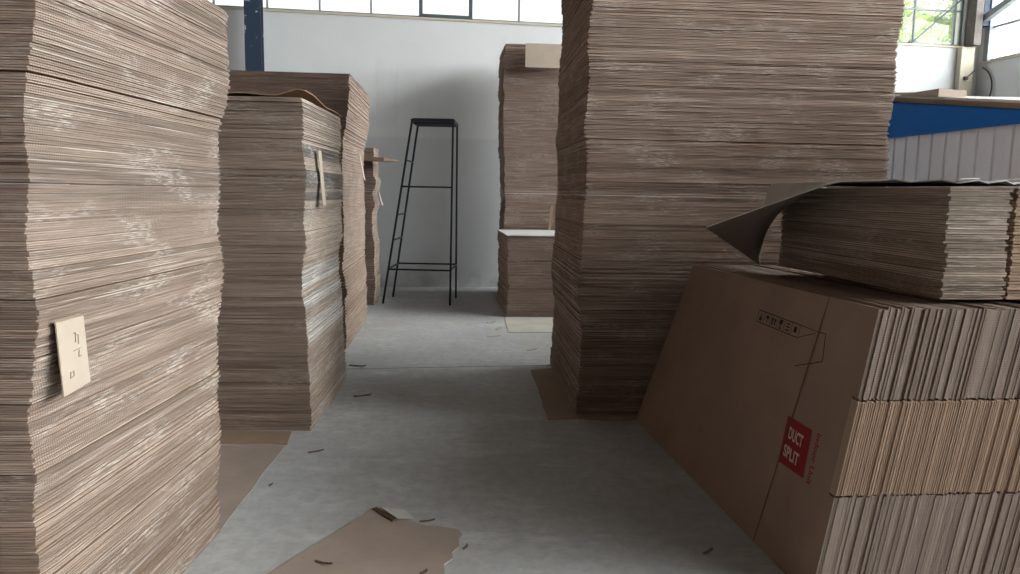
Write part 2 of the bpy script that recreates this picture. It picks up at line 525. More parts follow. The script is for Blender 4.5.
# ------------------------------------------------------------------ the big stack right of the aisle
rng = random.Random(23)
pitB, nB = .0302, 103
mB = [carton_mesh('flat_carton', carton_geo(2.045, 1.56, pitB - .0005, 3, rng, .005, .0022, .014), M['kraft_dull'], M['edge_b']) for _ in range(9)]
def leanB(z):
    return (.012 * z / 2.7 + .009 * math.sin(z * 5) + .006 * math.sin(z * 11 + 2), .01 * math.sin(z * 4 + 1))
stack((.462, 4.95, 0), False, math.radians(3.5), 2.045, 1.56, nB, pitB, mB, rng, .010, .004, leanB,
      'brown flat cardboard carton within the biggest stack, right of the aisle', None,
      'bottom flat cardboard carton of the biggest stack, right of the aisle',
      'cartons in the big stack right of the aisle', seam=.002)

# ------------------------------------------------------------------ far stacks: one mass of cartons
rng = random.Random(31)
sv, sf, si = [], [], []
def far_stack(corner, right, rot, w, d, z0, z1, pitch, step, lean, layers=3):
    n = int((z1 - z0) / pitch)
    pr = profile(rng, n, step, .005, (3, 8))
    R = Matrix.Rotation(rot, 3, 'Z')
    geos = [carton_geo(w, d, pitch - .0006, layers, rng, .007, .003, .011, seg=.2) for _ in range(6)]
    for k in range(n):
        z = z0 + k * pitch
        g = rng.choice(geos)
        b = len(sv)
        lx, ly = lean(z)
        Rk = Matrix.Rotation(rot + pr[k][2], 3, 'Z')
        c = Vector((corner[0] + lx + pr[k][0], corner[1] + ly + pr[k][1], z)) + R @ Vector((-w / 2 if right else w / 2, d / 2, 0))
        for v in g[0]:
            sv.append(Rk @ Vector(v) + c)
        sf.extend(tuple(b + i for i in f_) for f_ in g[1])
        si.extend(g[2])
# third on the left (tall), fourth on the left (small, by the rack), two by the back wall
far_stack((-1.52, 6.98), True, math.radians(4.5), 1.7, 1.75, 0, 2.57, .029, .016,
          lambda z: (.05 * (z / 2.57) ** 7 - .045 * math.sin(PI * z / 2.57) + .01 * math.sin(z * 6), .02 * math.sin(z * 3)))
far_stack((-1.785, 9.80), True, math.radians(2), .9, .45, 0, 2.07, .031, .02, lambda z: (.01 * math.sin(z * 5), 0))
far_stack((-.03, 9.03), False, math.radians(6), .80, 1.36, 0, .995, .034, .012, lambda z: (.01 * math.sin(z * 6), 0), 2)
far_stack((-.085, 10.46), False, math.radians(5), 1.05, 1.0, 0, 3.52, .034, .014, lambda z: (.03 * math.sin(z * 1.3 + 1) - .02, 0), 2)
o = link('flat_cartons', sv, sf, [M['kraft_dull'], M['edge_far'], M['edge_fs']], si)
tag(o, 'flat brown cartons piled in the far stacks before the back wall', 'cartons', 'cartons in the far stacks', 'stuff')

sv, sf, si = [], [], []
far_stack((2.92, 3.35), False, 0, 1.1, .80, 0, 2.55, .03, .012, lambda z: (0, 0))  # added out-of-view stack, placed to shade the big stack's lower right
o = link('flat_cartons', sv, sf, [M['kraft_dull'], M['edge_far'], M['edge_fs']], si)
tag(o, 'unseen stack of flat brown cartons added past the frame to shade the biggest stack', 'cartons', None, 'stuff')

# sheets lying on or sticking out of the far stacks
def sheet(name, poly, z, th, mat, label, cat='cardboard sheet', group=None, tilt=None):
    cx = sum(p[0] for p in poly) / len(poly); cy = sum(p[1] for p in poly) / len(poly)
    mb = MB(); mb.prism([(x - cx, y - cy) for x, y in poly], 0, th)
    o_ = mb.build(name, mat); o_.location = (cx, cy, z)
    if tilt: o_.rotation_euler = tilt
    return tag(o_, label, cat, group)
R7 = Matrix.Rotation(math.radians(7), 2)
def rect(cx, cy, w, d, deg):
    R = Matrix.Rotation(math.radians(deg), 2)
    return [tuple(R @ Vector((x, y)) + Vector((cx, cy))) for x, y in ((-w / 2, -d / 2), (w / 2, -d / 2), (w / 2, d / 2), (-w / 2, d / 2))]
sheet('cardboard_sheet', [(-.05, 9.0), (.74, 9.09), (.60, 10.41), (-.19, 10.31)], .989, .012, M['grey_sheet'],
      'pale grey sheet lying on the low stack by the back wall')
o = sheet('cardboard_sheet', rect(.50, 10.30, .70, .012, 5), 3.165, .31, M['kraft_pale'],
          'light tan cardboard flap hanging upright at the top of the far stack')
o.location.z = 3.165
o = sheet('cardboard_sheet', rect(.53, 10.33, .04, .012, 5), 1.003, .34, M['kraft_dull'],
          'narrow cardboard strip standing on the pale sheet by the far stack', tilt=(0, math.radians(5), 0))
p = MB()
p.hexa([(-1.95, 9.62, 1.885), (-1.62, 9.60, 1.865), (-1.60, 9.80, 1.865), (-1.95, 9.86, 1.885), (-1.95, 9.62, 1.94), (-1.62, 9.60, 1.915), (-1.60, 9.80, 1.915), (-1.95, 9.86, 1.94)])
p.hexa([(-1.62, 9.60, 1.868), (-1.44, 9.66, 1.88), (-1.46, 9.76, 1.88), (-1.60, 9.80, 1.868), (-1.62, 9.60, 1.912), (-1.44, 9.66, 1.892), (-1.46, 9.76, 1.892), (-1.60, 9.80, 1.912)])
tag(p.build('cardboard_sheet', M['kraft_dull']), 'folded cardboard piece jutting sideways from the small stack beside the steel stand', 'cardboard sheet')

# paper and card tags stuck between cartons
def tag_piece(name, pts, mat, label, th=.004, marks=None):
    mb = MB()
    a, b, c, d = [Vector(q) for q in pts]
    n_ = (b - a).cross(d - a).normalized() * th
    mb.hexa([a, b, c, d, a + n_, b + n_, c + n_, d + n_])
    t_, u_ = Vector((-.09, 0, 0)), Vector((0, 0, .003))       # bent top, tucked between two cartons
    mb.hexa([d + t_, c + t_, c + n_, d + n_, d + t_ + u_, c + t_ + u_, c + n_ + u_, d + n_ + u_])
    o_ = mb.build(name, mat)
    return tag(o_, label, 'card tag')
# tag on the near left stack, with pencilled figures
root = MB()
xa = -1.195
P = [Vector((xa + .002, 1.955, .937)), Vector((xa + .008, 2.072, .950)), Vector((xa - .004, 2.075, 1.138)), Vector((xa - .006, 1.95, 1.138))]
n_ = Vector((.004, 0, 0))
root.hexa([P[0], P[1], P[2], P[3], P[0] + n_, P[1] + n_, P[2] + n_, P[3] + n_])
root.hexa([P[3] - Vector((.10, 0, -.002)), P[2] - Vector((.10, 0, -.002)), P[2], P[3], P[3] + Vector((-.1, 0, .007)), P[2] + Vector((-.1, 0, .007)), P[2] + Vector((.004, 0, .005)), P[3] + Vector((.004, 0, .005))])
ct = tag(root.build('card_tag', M['kraft_pale']), 'cream card tag with pencilled figures folded over the near left stack', 'card tag')
mk = MB()
def on_tag(s, t):
    return (P[0] * (1 - s) + P[1] * s) * (1 - t) + (P[3] * (1 - s) + P[2] * s) * t + Vector((.0048, 0, 0))
for s0, t0, s1, t1 in ((.60, .66, .63, .80), (.70, .62, .72, .76), (.50, .55, .78, .56), (.66, .44, .70, .54), (.70, .44, .76, .45), (.56, .80, .74, .74),
                       (.28, .20, .44, .21), (.30, .28, .42, .27), (.29, .20, .31, .28), (.41, .20, .43, .28)):
    mk.bar(on_tag(s0, t0), on_tag(s1, t1), .0008)
mk.build('pencil_marks', M['pencil'], ct)
tag_piece('card_tag', [(-1.215, 4.85, 1.40), (-1.215, 4.93, 1.40), (-1.237, 4.91, 1.745), (-1.237, 4.84, 1.745)], M['kraft_pale'],
          'long narrow tan card strip hanging on the right side of the second stack')
tag_piece('card_tag', [(-1.52, 7.75, 1.62), (-1.51, 7.80, 1.60), (-1.56, 7.78, 1.86), (-1.56, 7.74, 1.86)], M['kraft_pale'],
          'thin pale card strip dangling from the third stack on the left')
tag_piece('card_tag', [(-1.70, 9.86, 1.32), (-1.69, 9.92, 1.31), (-1.745, 9.92, 1.49), (-1.745, 9.88, 1.49)], M['kraft_pale'],
          'small pale card strip dangling from the small stack beside the steel stand')

# ------------------------------------------------------------------ cartons standing on edge, right
B0, T0 = Vector((1.15, 2.66, 0)), Vector((1.31, 2.63, 1.115))
B1, T1 = Vector((.860, 4.90, 0)), Vector((1.200, 4.90, 1.055))
def patch(s, t):
    return (B0 * (1 - s) + B1 * s) * (1 - t) + (T0 * (1 - s) + T1 * s) * t
STEP = Vector((1, .10, 0))
rng = random.Random(8)
PITD = .0172
def standing_mesh(rng, raw):
    mb = MB()
    th = PITD / 2 - .0011
    dz = rng.uniform(-.005, .005)
    for ply in (0, 1):
        o0 = STEP * (ply * PITD / 2)
        o1 = o0 + STEP * th
        up = dz + rng.uniform(-.003, .003)
        def cell(s0, s1, t0, t1, mi, q=0.0):
            a = [patch(s0, t0), patch(s1, t0), patch(s1, t1), patch(s0, t1)]
            if t1 > .99: a[2] = a[2] + (patch(s1, 1) - patch(s1, 0)).normalized() * up; a[3] = a[3] + (patch(s0, 1) - patch(s0, 0)).normalized() * up
            # order: near face ring (o0) then far ring (o1); side 2 is the bottom edge, 4 the top, 5 the near end
            sh = STEP * q
            mb.hexa([a[0] + o0 + sh, a[1] + o0, a[2] + o0, a[3] + o0 + sh, a[0] + o1 - sh, a[1] + o1, a[2] + o1, a[3] + o1 - sh], mi)
        F = [0, 0, 1, 1, 1, 1]
        ns, nt = 26, 8
        s1 = 1.0 - rng.uniform(0, .003)
        b = len(mb.v)
        def vid(side, i, j): return b + (side * (ns + 1) + i) * (nt + 1) + j
        for oo in (o0, o1):
            for i in range(ns + 1):
                ss = .016 + (s1 - .016) * i / ns
                d_ = (patch(ss, 1) - patch(ss, 0)).normalized() * up
                for j in range(nt + 1):
                    mb.v.append(patch(ss, j / nt) + oo + d_ * (j / nt))
        for i in range(ns):
            for j in range(nt):
                mb.f.append((vid(0, i, j), vid(0, i, j + 1), vid(0, i + 1, j + 1), vid(0, i + 1, j))); mb.i.append(0)
                mb.f.append((vid(1, i, j), vid(1, i + 1, j), vid(1, i + 1, j + 1), vid(1, i, j + 1))); mb.i.append(0)
            for j, fl in ((0, 0), (nt, 1)):
                q = (vid(0, i, j), vid(0, i + 1, j), vid(1, i + 1, j), vid(1, i, j))
                mb.f.append(tuple(reversed(q)) if fl else q); mb.i.append(1)
        for j in range(nt):
            mb.f.append((vid(0, 0, j), vid(1, 0, j), vid(1, 0, j + 1), vid(0, 0, j + 1))); mb.i.append(1)
            mb.f.append((vid(0, ns, j + 1), vid(1, ns, j + 1), vid(1, ns, j), vid(0, ns, j))); mb.i.append(1)
        e = rng.uniform(-.0011, .0011)
        cell(e - .001, .016, .0, .366 + rng.uniform(-.004, .004), F)
        cell(e + rng.uniform(-.001, .001), .016, .70 + rng.uniform(-.004, .004), 1, F)
        W = [2, 2, 2, 2, 2, 2]
        f0, f1 = .372 + rng.uniform(-.003, .003), .694 + rng.uniform(-.003, .003)
        cell(-.001 + e * .5, .016, f0, f1, W)
        cell(-.0032 + e * .5, -.001 + e * .5, f0 + .003, f1 - .003, W, .0016)
    me = bpy.data.meshes.new('standing_carton')
    me.from_pydata([tuple(v) for v in mb.v], [], mb.f)
    for q in (M['kraft_brown'], raw, M['fold']): me.materials.append(q)
    me.polygons.foreach_set('material_index', mb.i)
    me.update()
    return me
def upright_edge(name, base, pale):
    t = NT(name)
    o_ = t.n('TexCoord').outputs['Object']
    rnd = t.n('ObjectInfo').outputs['Random']
    off = t.n('CombineXYZ', {0: t.math('MULTIPLY', rnd, 37.0), 1: t.math('MULTIPLY', rnd, 19.0), 2: t.math('MULTIPLY', rnd, 53.0)}).outputs[0]
    st = t.noise(t.scale(o_, (240, 30, 2.5), off), 1.0, 5, .65)
    col = t.mix(t.ramp(st, .28, .72), c4(*[c * .72 for c in base]), c4(*[c * 1.10 for c in base]))
    k = t.ramp(rnd, 0, 1, .84, 1.12)
    col = t.mix(1.0, col, t.n('CombineColor', {0: k, 1: k, 2: k}).outputs[0], 'MULTIPLY')
    z = t.n('SeparateXYZ', {0: o_}).outputs[2]
    fl = t.math('SINE', t.math('MULTIPLY', z, 2 * PI / .009))
    col = t.mix(t.ramp(fl, 0, 1, 0, .35), col, c4(*[c * .5 for c in base]))
    sc = t.noise(t.scale(o_, (90, 6, 9), off), 1.0, 4)
    col = t.mix(t.ramp(sc, .62, .72, 0, .5), col, c4(*pale))
    return t.finish(col, .95, .08, bump=st, dist=.001)
M['edge_up'] = upright_edge('corrugated_edge_upright', (.32, .25, .21), (.52, .46, .41))
mD = [standing_mesh(rng, M['edge_up']) for _ in range(8)]
nD = 54
front = None
for k in range(nD):
    o = bpy.data.objects.new('standing_carton', mD[k % 8] if k == 0 else rng.choice(mD))
    COL.objects.link(o)
    o.location = STEP * (k * PITD) + (B1 - B0).normalized() * (0 if k == 0 else rng.uniform(-.004, .004)) + Vector((0, 0, .001))
    if k == 0:
        front = o
        tag(o, 'brown carton standing on edge with a red DUCT SPLIT print, frontmost of its row', 'carton')
    else:
        tag(o, 'flat brown carton standing on edge in the row behind the red printed one', 'carton', 'cartons standing on edge')
# prints on the front carton
NRM = -(T0 - B0).cross(B1 - B0).normalized()
if NRM.x > 0: NRM = -NRM
def on_front(s, t, h=.0008):
    return patch(s, t) + NRM * h
def decal(name, polys, mat, h=.0008, label=None):
    v_, f_ = [], []
    for poly in polys:
        b = len(v_)
        v_ += [on_front(s, t, h) for s, t in poly]
        f_.append(tuple(b + k for k in range(len(poly))))
    o_ = link(name, v_, f_, mat, parent=front)
    if label: o_['label'] = label
    return o_
def strip_poly(s0, t0, s1, t1, w):
    # a line of width w (metres) on the board
    L, H_ = 2.22, 1.1
    dx, dy = (s1 - s0) * L, (t1 - t0) * H_
    l = math.hypot(dx, dy); nx_, ny_ = -dy / l * w / 2, dx / l * w / 2
    return [(s0 + nx_ / L, t0 + ny_ / H_), (s1 + nx_ / L, t1 + ny_ / H_), (s1 - nx_ / L, t1 - ny_ / H_), (s0 - nx_ / L, t0 - ny_ / H_)]
decal('fold_crease', [strip_poly(.211, .003, .164, .997, .007)], M['crease'])
decal('fold_crease', [strip_poly(.90, .003, .955, .70, .003)], M['kraft_dull'])
decal('printed_label', [[(.204, .527), (.109, .526), (.101, .351), (.197, .346)]], M['red_ink'], label='red square print')
def text_mesh(txt):
    cu = bpy.data.curves.new('t', 'FONT'); cu.body = txt; cu.size = 1.0; cu.offset = .022; cu.resolution_u = 3
    o_ = bpy.data.objects.new('t', cu); COL.objects.link(o_)
    dg = bpy.context.evaluated_depsgraph_get()
    me = bpy.data.meshes.new_from_object(o_.evaluated_get(dg))
    bpy.data.objects.remove(o_)
    vs_ = [v.co.copy() for v in me.vertices]
    fs_ = [tuple(p_.vertices) for p_ in me.polygons]
    x0, x1 = min(v.x for v in vs_), max(v.x for v in vs_); y0, y1 = min(v.y for v in vs_), max(v.y for v in vs_)
    return [((v.x - x0) / (x1 - x0), (v.y - y0) / (y1 - y0)) for v in vs_], fs_
def lettering(name, lines, mat, h, label):
    """lines: (text, origin, x axis, y axis) in board coordinates"""
    v_, f_ = [], []
    for txt, (ox, oy), (ax, ay), (bx, by) in lines:
        pv, pf = text_mesh(txt)
        b = len(v_)
        v_ += [on_front(ox + ax * x + bx * y, oy + ay * x + by * y, h) for x, y in pv]
        f_ += [tuple(b + k for k in q) for q in pf]
    o_ = link(name, v_, f_, mat, parent=front)
    o_['label'] = label
    return o_
for ln_ in (('DUCT', (.183, .448), (-.054, -.004), (.003, .046)), ('SPLIT', (.186, .378), (-.058, -.004), (.003, .046))):
    lettering('printed_lettering', [ln_], M['white_ink'], .0014, 'white letters on the red square')
lettering('printed_lettering', [('Indoor Unit', (.0925, .528), (-.004, -.185), (-.0150, 0))], M['red_ink'], .0008, 'small red letters running down beside the square')
# handling symbols in a row of frames, and a faint outline box next to them
ln, sy = [], []
s_a, s_b = .448, .245
def st(q, r):            # q along the row 0..1, r across it 0..1
    s_ = s_a + (s_b - s_a) * q
    return (s_, .822 + (.873 - .822) * r - .004 * q)
for r in (0, 1):
    a, b = st(0, r), st(1, r); ln.append(strip_poly(*a, *b, .004))
for k in range(7):
    a, b = st(k / 6, 0), st(k / 6, 1); ln.append(strip_poly(*a, *b, .004))
def icon(k, pts):
    sy.append([st((k + x) / 6, y) for x, y in pts])
icon(0, [(.3, .15), (.7, .15), (.7, .5), (.3, .5)]); icon(0, [(.45, .5), (.55, .5), (.55, .85), (.45, .85)])
icon(1, [(.2, .55), (.8, .55), (.65, .8), (.35, .8)]); icon(1, [(.45, .2), (.55, .2), (.55, .55), (.45, .55)])
icon(2, [(.2, .2), (.4, .2), (.4, .6), (.2, .6)]); icon(2, [(.1, .6), (.5, .6), (.3, .85)]); icon(2, [(.6, .2), (.75, .2), (.75, .6), (.6, .6)]); icon(2, [(.5, .6), (.9, .6), (.68, .85)])
icon(3, [(.3, .5), (.7, .5), (.75, .88), (.25, .88)]); icon(3, [(.44, .2), (.56, .2), (.56, .5), (.44, .5)]); icon(3, [(.3, .12), (.7, .12), (.7, .2), (.3, .2)])
icon(4, [(.25, .2), (.75, .2), (.75, .3), (.25, .3)]); icon(4, [(.25, .45), (.75, .45), (.75, .55), (.25, .55)]); icon(4, [(.25, .7), (.75, .7), (.75, .8), (.25, .8)])
icon(5, [(.3, .3), (.7, .3), (.7, .75), (.3, .75)])
decal('handling_symbols', ln + sy, M['black_ink'], label='row of framed black handling symbols')
decal('printed_outline', [strip_poly(.245, .869, .176, .866, .003), strip_poly(.245, .82, .181, .858, .003), strip_poly(.145, .868, .133, .770, .006), strip_poly(.133, .770, .228, .712, .004), strip_poly(.176, .866, .145, .868, .003)],
      M['black_ink'], label='thin black outline box')

# ------------------------------------------------------------------ cartons lying on the standing row
rng = random.Random(14)
ZF = 1.13
pitF, nF = .0352, 12
mF = [carton_mesh('flat_carton', carton_geo(.25, 1.36, pitF - .0006, 4, rng, .006, .0015, seg=.07), M['kraft_dull'], M['edge_d']) for _ in range(5)]
stack((1.632, 2.80, ZF), False, math.radians(6), .25, 1.36, nF, pitF, mF, rng, .010, .004, lambda z: (0, 0),
      'grey-brown flat carton in the low pile lying on the standing cartons', None,
      'bottom flat carton of the low pile lying on the standing cartons', 'cartons lying on the standing row')
mF2 = [carton_mesh('flat_carton', carton_geo(.6, 1.34, pitF - .0006, 3, rng, .004, .0015, seg=.1), M['kraft_pale'], M['fold']) for _ in range(3)]
stack((1.895, 2.83, ZF), False, math.radians(6), .6, 1.34, 12, pitF, mF2, rng, .005, .003, lambda z: (0, 0),
      'light tan flat carton at the frame edge, in the pile beside the low grey-brown pile', None, None, 'light cartons beside the low pile')
# grey sheet draped over the pile, one side hanging down to the left
zt = ZF + nF * pitF
EDGE = [(.97, 3.74, 1.345), (1.19, 3.52, 1.46), (1.41, 3.30, 1.572), (1.53, 3.05, zt + .022), (1.66, 2.80, zt + .016), (1.80, 2.785, zt + .018), (1.93, 2.80, zt + .012), (2.2, 2.82, zt + .014)]
def drape(i, j, nx=30, ny=22):
    a, b = i / nx * (len(EDGE) - 1), j / ny
    k = min(len(EDGE) - 2, int(a)); q = a - k
    ex, ey, ez = [p_ * (1 - q) + n__ * q for p_, n__ in zip(EDGE[k], EDGE[k + 1])]
    y = ey + (4.25 - ey) * b
    flap = min(1, max(0, (2.3 - a) / 1.5))
    xf = 1.42 + max(0, ex - 1.41) * .85
    x = ex * (1 - b) + xf * b
    z = ez * (1 - b) + (zt + .018 - .455 * flap) * b
    if a > 3: z = max(z, zt + .012) + .006 * math.sin(a * 9) * math.exp(-(b / .08) ** 2)
    return (x, y, z)
nx, ny = 30, 22
vv, ff = [], []
for th in (0, 1):
    for j in range(ny + 1):
        for i in range(nx + 1):
            q = drape(i, j); vv.append((q[0], q[1], q[2] + .005 * th))
n1 = (nx + 1) * (ny + 1)
for th in (0, 1):
    for j in range(ny):
        for i in range(nx):
            q = [th * n1 + j * (nx + 1) + i, th * n1 + j * (nx + 1) + i + 1, th * n1 + (j + 1) * (nx + 1) + i + 1, th * n1 + (j + 1) * (nx + 1) + i]
            ff.append(tuple(reversed(q) if th == 0 else q))
rim = [i for i in range(nx + 1)] + [j * (nx + 1) + nx for j in range(1, ny + 1)] + [ny * (nx + 1) + i for i in range(nx - 1, -1, -1)] + [j * (nx + 1) for j in range(ny - 1, 0, -1)]
for a, b in zip(rim, rim[1:] + rim[:1]):
    ff.append((a, b, b + n1, a + n1))
nq = nx * ny
tag(link('cardboard_sheet', vv, ff, [M['grey_sheet'], M['kraft_under_shade']], [1] * nq + [0] * (len(ff) - nq)), 'torn grey sheet draped over the low pile with its left side hanging down', 'cardboard sheet')
# torn scraps along its near edge
for k, (x, y, z, rz) in enumerate(((1.70, 2.84, zt + .026, .3), (1.86, 2.86, zt + .026, -.2))):
    mb = MB()
    mb.hexa([(-.05, -.02, 0), (.04, -.025, .004), (.05, .02, .002), (-.03, .025, 0), (-.05, -.02, .003), (.04, -.025, .009), (.05, .02, .006), (-.03, .025, .003)])
    o = mb.build('paper_scrap', M['grey_sheet']); o.location = (x, y, z); o.rotation_euler = (0, 0, rz)
    tag(o, ('small torn white scrap on the draped grey sheet', 'second torn white scrap on the draped sheet, toward the frame edge')[k], 'scrap')

# ------------------------------------------------------------------ black steel stand
rk = tag(empty('steel_stand', (-1.2, 10.2, 0)), 'tall black steel stand with a splayed ladder side before the white wall', 'stand')
def rel(p): return Vector(p) - Vector((-1.2, 10.2, 0))
legs = [((-1.70, 9.95, 0), (-1.31, 9.95, 2.42)), ((-1.668, 10.6, 0), (-1.315, 10.6, 2.42)),
        ((-.795, 9.88, 0), (-.778, 9.95, 2.42)), ((-.770, 10.6, 0), (-.772, 10.6, 2.42))]
for a, b in legs:
    mb = MB(); mb.bar(rel(a), rel(b), .013, side=(0, 1, 0)); mb.build('leg', M['steel_black'], rk)
def along(k, z):
    a, b = Vector(legs[k][0]), Vector(legs[k][1]); return a + (b - a) * (z / 2.42)
for z in (1.905, 1.19, .855, 1.567):
    mb = MB(); mb.bar(rel(along(0, z)), rel(along(1, z)), .009); mb.build('rung', M['steel_black'], rk)
for (k, j, z) in ((0, 2, 1.56), (0, 2, .465), (1, 3, .485), (0, 1, .475), (2, 3, .475)):
    mb = MB(); mb.bar(rel(along(k, z)), rel(along(j, z)), .011); mb.build('brace', M['steel_black'], rk)
mb = MB()
z = 2.42
c_ = [rel(legs[k][1]) for k in (0, 2, 3, 1)]
for a, b in zip(c_, c_[1:] + c_[:1]): mb.bar(a, b, .018)
for q in (.2, .4, .6, .8):
    mb.bar(c_[0].lerp(c_[3], q), c_[1].lerp(c_[2], q), .035)
mb.build('platform', M['steel_black'], rk)

# ------------------------------------------------------------------ blue and grey shed on the right
sh = tag(empty('metal_shed', (5.2, 6.7, 0)), 'grey corrugated metal shed with a tapered blue fascia, behind the low pile', 'shed')
SX, Y0, Y1 = 4.0, 5.45, 8.6
def srel(p): return Vector(p) - Vector((5.2, 6.7, 0))
# corrugated wall: trapezoid ribs
prof_, y = [], Y0
while y < Y1 - .01:
    for dy, dx in ((0, 0), (.17, 0), (.182, -.014), (.202, -.014), (.214, 0)):
        prof_.append((SX + dx, min(Y1, y + dy)))
    y += .235
prof_.append((SX, Y1))
vv, ff = [], []
ZC = 2.16
for x, y in prof_: vv.append(srel((x, y, 0)))
for x, y in prof_: vv.append(srel((x, y, ZC)))
for x, y in prof_: vv.append(srel((x + .004, y, 0)))
for x, y in prof_: vv.append(srel((x + .004, y, ZC)))
n = len(prof_)
for k in range(n - 1):
    ff.append((k + 1, k, n + k, n + k + 1)); ff.append((2 * n + k, 2 * n + k + 1, 3 * n + k + 1, 3 * n + k))
    ff.append((n + k, 3 * n + k, 3 * n + k + 1, n + k + 1))
link('corrugated_panel', vv, ff, M['cladding'], parent=sh)
def ztop(y): return 2.21 + (y - 6.05) * .145
mb = MB()
mb.hexa([srel(q) for q in ((SX - .045, Y0, 2.12), (SX + .02, Y0, 2.12), (SX + .02, Y1, 2.17), (SX - .045, Y1, 2.17),
                            (SX - .045, Y0, ztop(Y0)), (SX + .02, Y0, ztop(Y0)), (SX + .02, Y1, ztop(Y1)), (SX - .045, Y1, ztop(Y1)))])
mb.build('fascia', M['blue'], sh)
mb = MB(); mb.hexa([srel(q) for q in ((SX - .055, Y0, 2.10), (SX - .03, Y0, 2.10), (SX - .03, Y1, 2.15), (SX - .055, Y1, 2.15), (SX - .055, Y0, 2.128), (SX - .03, Y0, 2.128), (SX - .03, Y1, 2.178), (SX - .055, Y1, 2.178))])
mb.build('fascia_lip', M['blue'], sh)
mb = MB()
mb.box(srel((SX + .02, Y0, 0)), srel((6.4, Y0 + .04, 2.10))); mb.box(srel((SX + .02, Y1 - .04, 0)), srel((6.4, Y1, 2.4)))
mb.box(srel((6.36, Y0 + .04, 0)), srel((6.4, Y1 - .04, 2.1)))
mb.build('side_wall', M['cladding'], sh)
mb = MB()
mb.hexa([srel(q) for q in ((SX - .03, Y0, ztop(Y0)), (6.4, Y0, ztop(Y0)), (6.4, Y1, ztop(Y1)), (SX - .03, Y1, ztop(Y1)),
                            (SX - .03, Y0, ztop(Y0) + .012), (6.4, Y0, ztop(Y0) + .012), (6.4, Y1, ztop(Y1) + .012), (SX - .03, Y1, ztop(Y1) + .012))])
mb.build('roof', M['blue'], sh)
sl = math.atan(.145)
for k in range(3):
    o = sheet('cardboard_sheet', rect(0, 0, 1.9, 3.0 - .04 * k, 0), 0, .022, M['kraft_dull'] if k < 2 else M['grey_sheet'],
              ('brown cardboard sheet lying on the shed roof, lowest of three', 'brown cardboard sheet lying on the shed roof, middle of three',
               'pale sheet lying on the shed roof, topmost of three')[k])
    yc = 7.0 + .02 * k
    o.location = (5.0 - .015 * k, yc, ztop(yc) + .015 + .0235 * k)
    o.rotation_euler = (sl, 0, 0)
mb = MB()
def zr(y): return ztop(y) + .088
mb.hexa([(3.98, 7.2, zr(7.2)), (4.30, 7.3, zr(7.3)), (4.30, 7.95, zr(7.95)), (3.98, 7.9, zr(7.9)),
         (3.98, 7.2, zr(7.2) + .075), (4.30, 7.3, zr(7.3) + .06), (4.30, 7.95, zr(7.95) + .012), (3.98, 7.9, zr(7.9) + .008)])
tag(mb.build('folded_carton', M['kraft_pink']), 'wedge-shaped folded brown carton on the shed roof', 'carton')
mb = MB()
mb.hexa([(3.97, 7.6, zr(7.6)), (4.2, 7.6, zr(7.6)), (4.2, 8.05, zr(8.05)), (3.97, 8.05, zr(8.05)), (3.96, 7.62, zr(7.6) + .02), (4.2, 7.6, zr(7.6) + .03), (4.2, 8.05, zr(8.05) + .02), (3.97, 7.98, zr(8.0) + .035)])
o = mb.build('cardboard_scrap', M['crease']); o.location = (-.035, .32, .05)
tag(o, 'dark crumpled scrap beside the wedge-shaped carton on the shed roof', 'scrap')

# ------------------------------------------------------------------ cardboard on the floor
rng = random.Random(77)
def ragged(poly, step=.09, amp=.006):
    out = []
    for (x0, y0), (x1, y1) in zip(poly, poly[1:] + poly[:1]):
        n_ = max(1, int(math.hypot(x1 - x0, y1 - y0) / step))
        for k in range(n_):
            q = k / n_
            j = amp if k else 0
            out.append((x0 + (x1 - x0) * q + rng.uniform(-j, j), y0 + (y1 - y0) * q + rng.uniform(-j, j)))
    return out
sheet('floor_sheet', ragged([(-2.3, 2.75), (-1.255, 3.12), (-1.277, 3.479), (-1.305, 4.262), (-2.3, 4.22)]), .0, .0025, M['kraft_pink'],
      'flat brown cardboard on the floor between the two left stacks')
sheet('floor_sheet', ragged([(-2.3, 4.275), (-1.30, 4.275), (-1.345, 4.52), (-2.3, 4.5)]), .0, .005, M['kraft_dull'],
      'narrow edge of cardboard on the floor along the front of the second stack')
L2 = tag(empty('floor_carton', (-.55, 2.9, 0)), 'flattened carton with a torn corner on the floor at the bottom of the aisle', 'carton')
def l2(p): return (p[0] + .55, p[1] - 2.9)
mb = MB()
mb.prism([l2(q) for q in [(-1.06, 2.50), (-.22, 2.45), (-.252, 2.70), (-.238, 2.80), (-.247, 2.87), (-.215, 2.92), (-.222, 2.97), (-.195, 3.03), (-.205, 3.10), (-.190, 3.14), (-.215, 3.19), (-.30, 3.215), (-.36, 3.222), (-.41, 3.25), (-.47, 3.29), (-.515, 3.28), (-.56, 3.29), (-.633, 3.378)]], 0, .007)
mb.build('panel', M['kraft_pink'], L2)
mb = MB()
q = [(-.633, 3.383), (-.615, 3.395), (-.50, 3.262), (-.515, 3.25)]
mb.hexa([(*l2(q[0]), .008), (*l2(q[3]), .008), (*l2(q[2]), .010), (*l2(q[1]), .010), (*l2(q[0]), .011), (*l2(q[3]), .016), (*l2(q[2]), .020), (*l2(q[1]), .013)])
mb.build('torn_edge', M['crease'], L2)
mb = MB()
q = [(-.60, 3.40), (-.495, 3.265), (-.42, 3.29), (-.48, 3.39)]
mb.hexa([(*l2(q[0]), .010), (*l2(q[1]), .016), (*l2(q[2]), .004), (*l2(q[3]), .002), (*l2(q[0]), .013), (*l2(q[1]), .019), (*l2(q[2]), .007), (*l2(q[3]), .005)])
mb.build('torn_flap', M['grey_sheet'], L2)
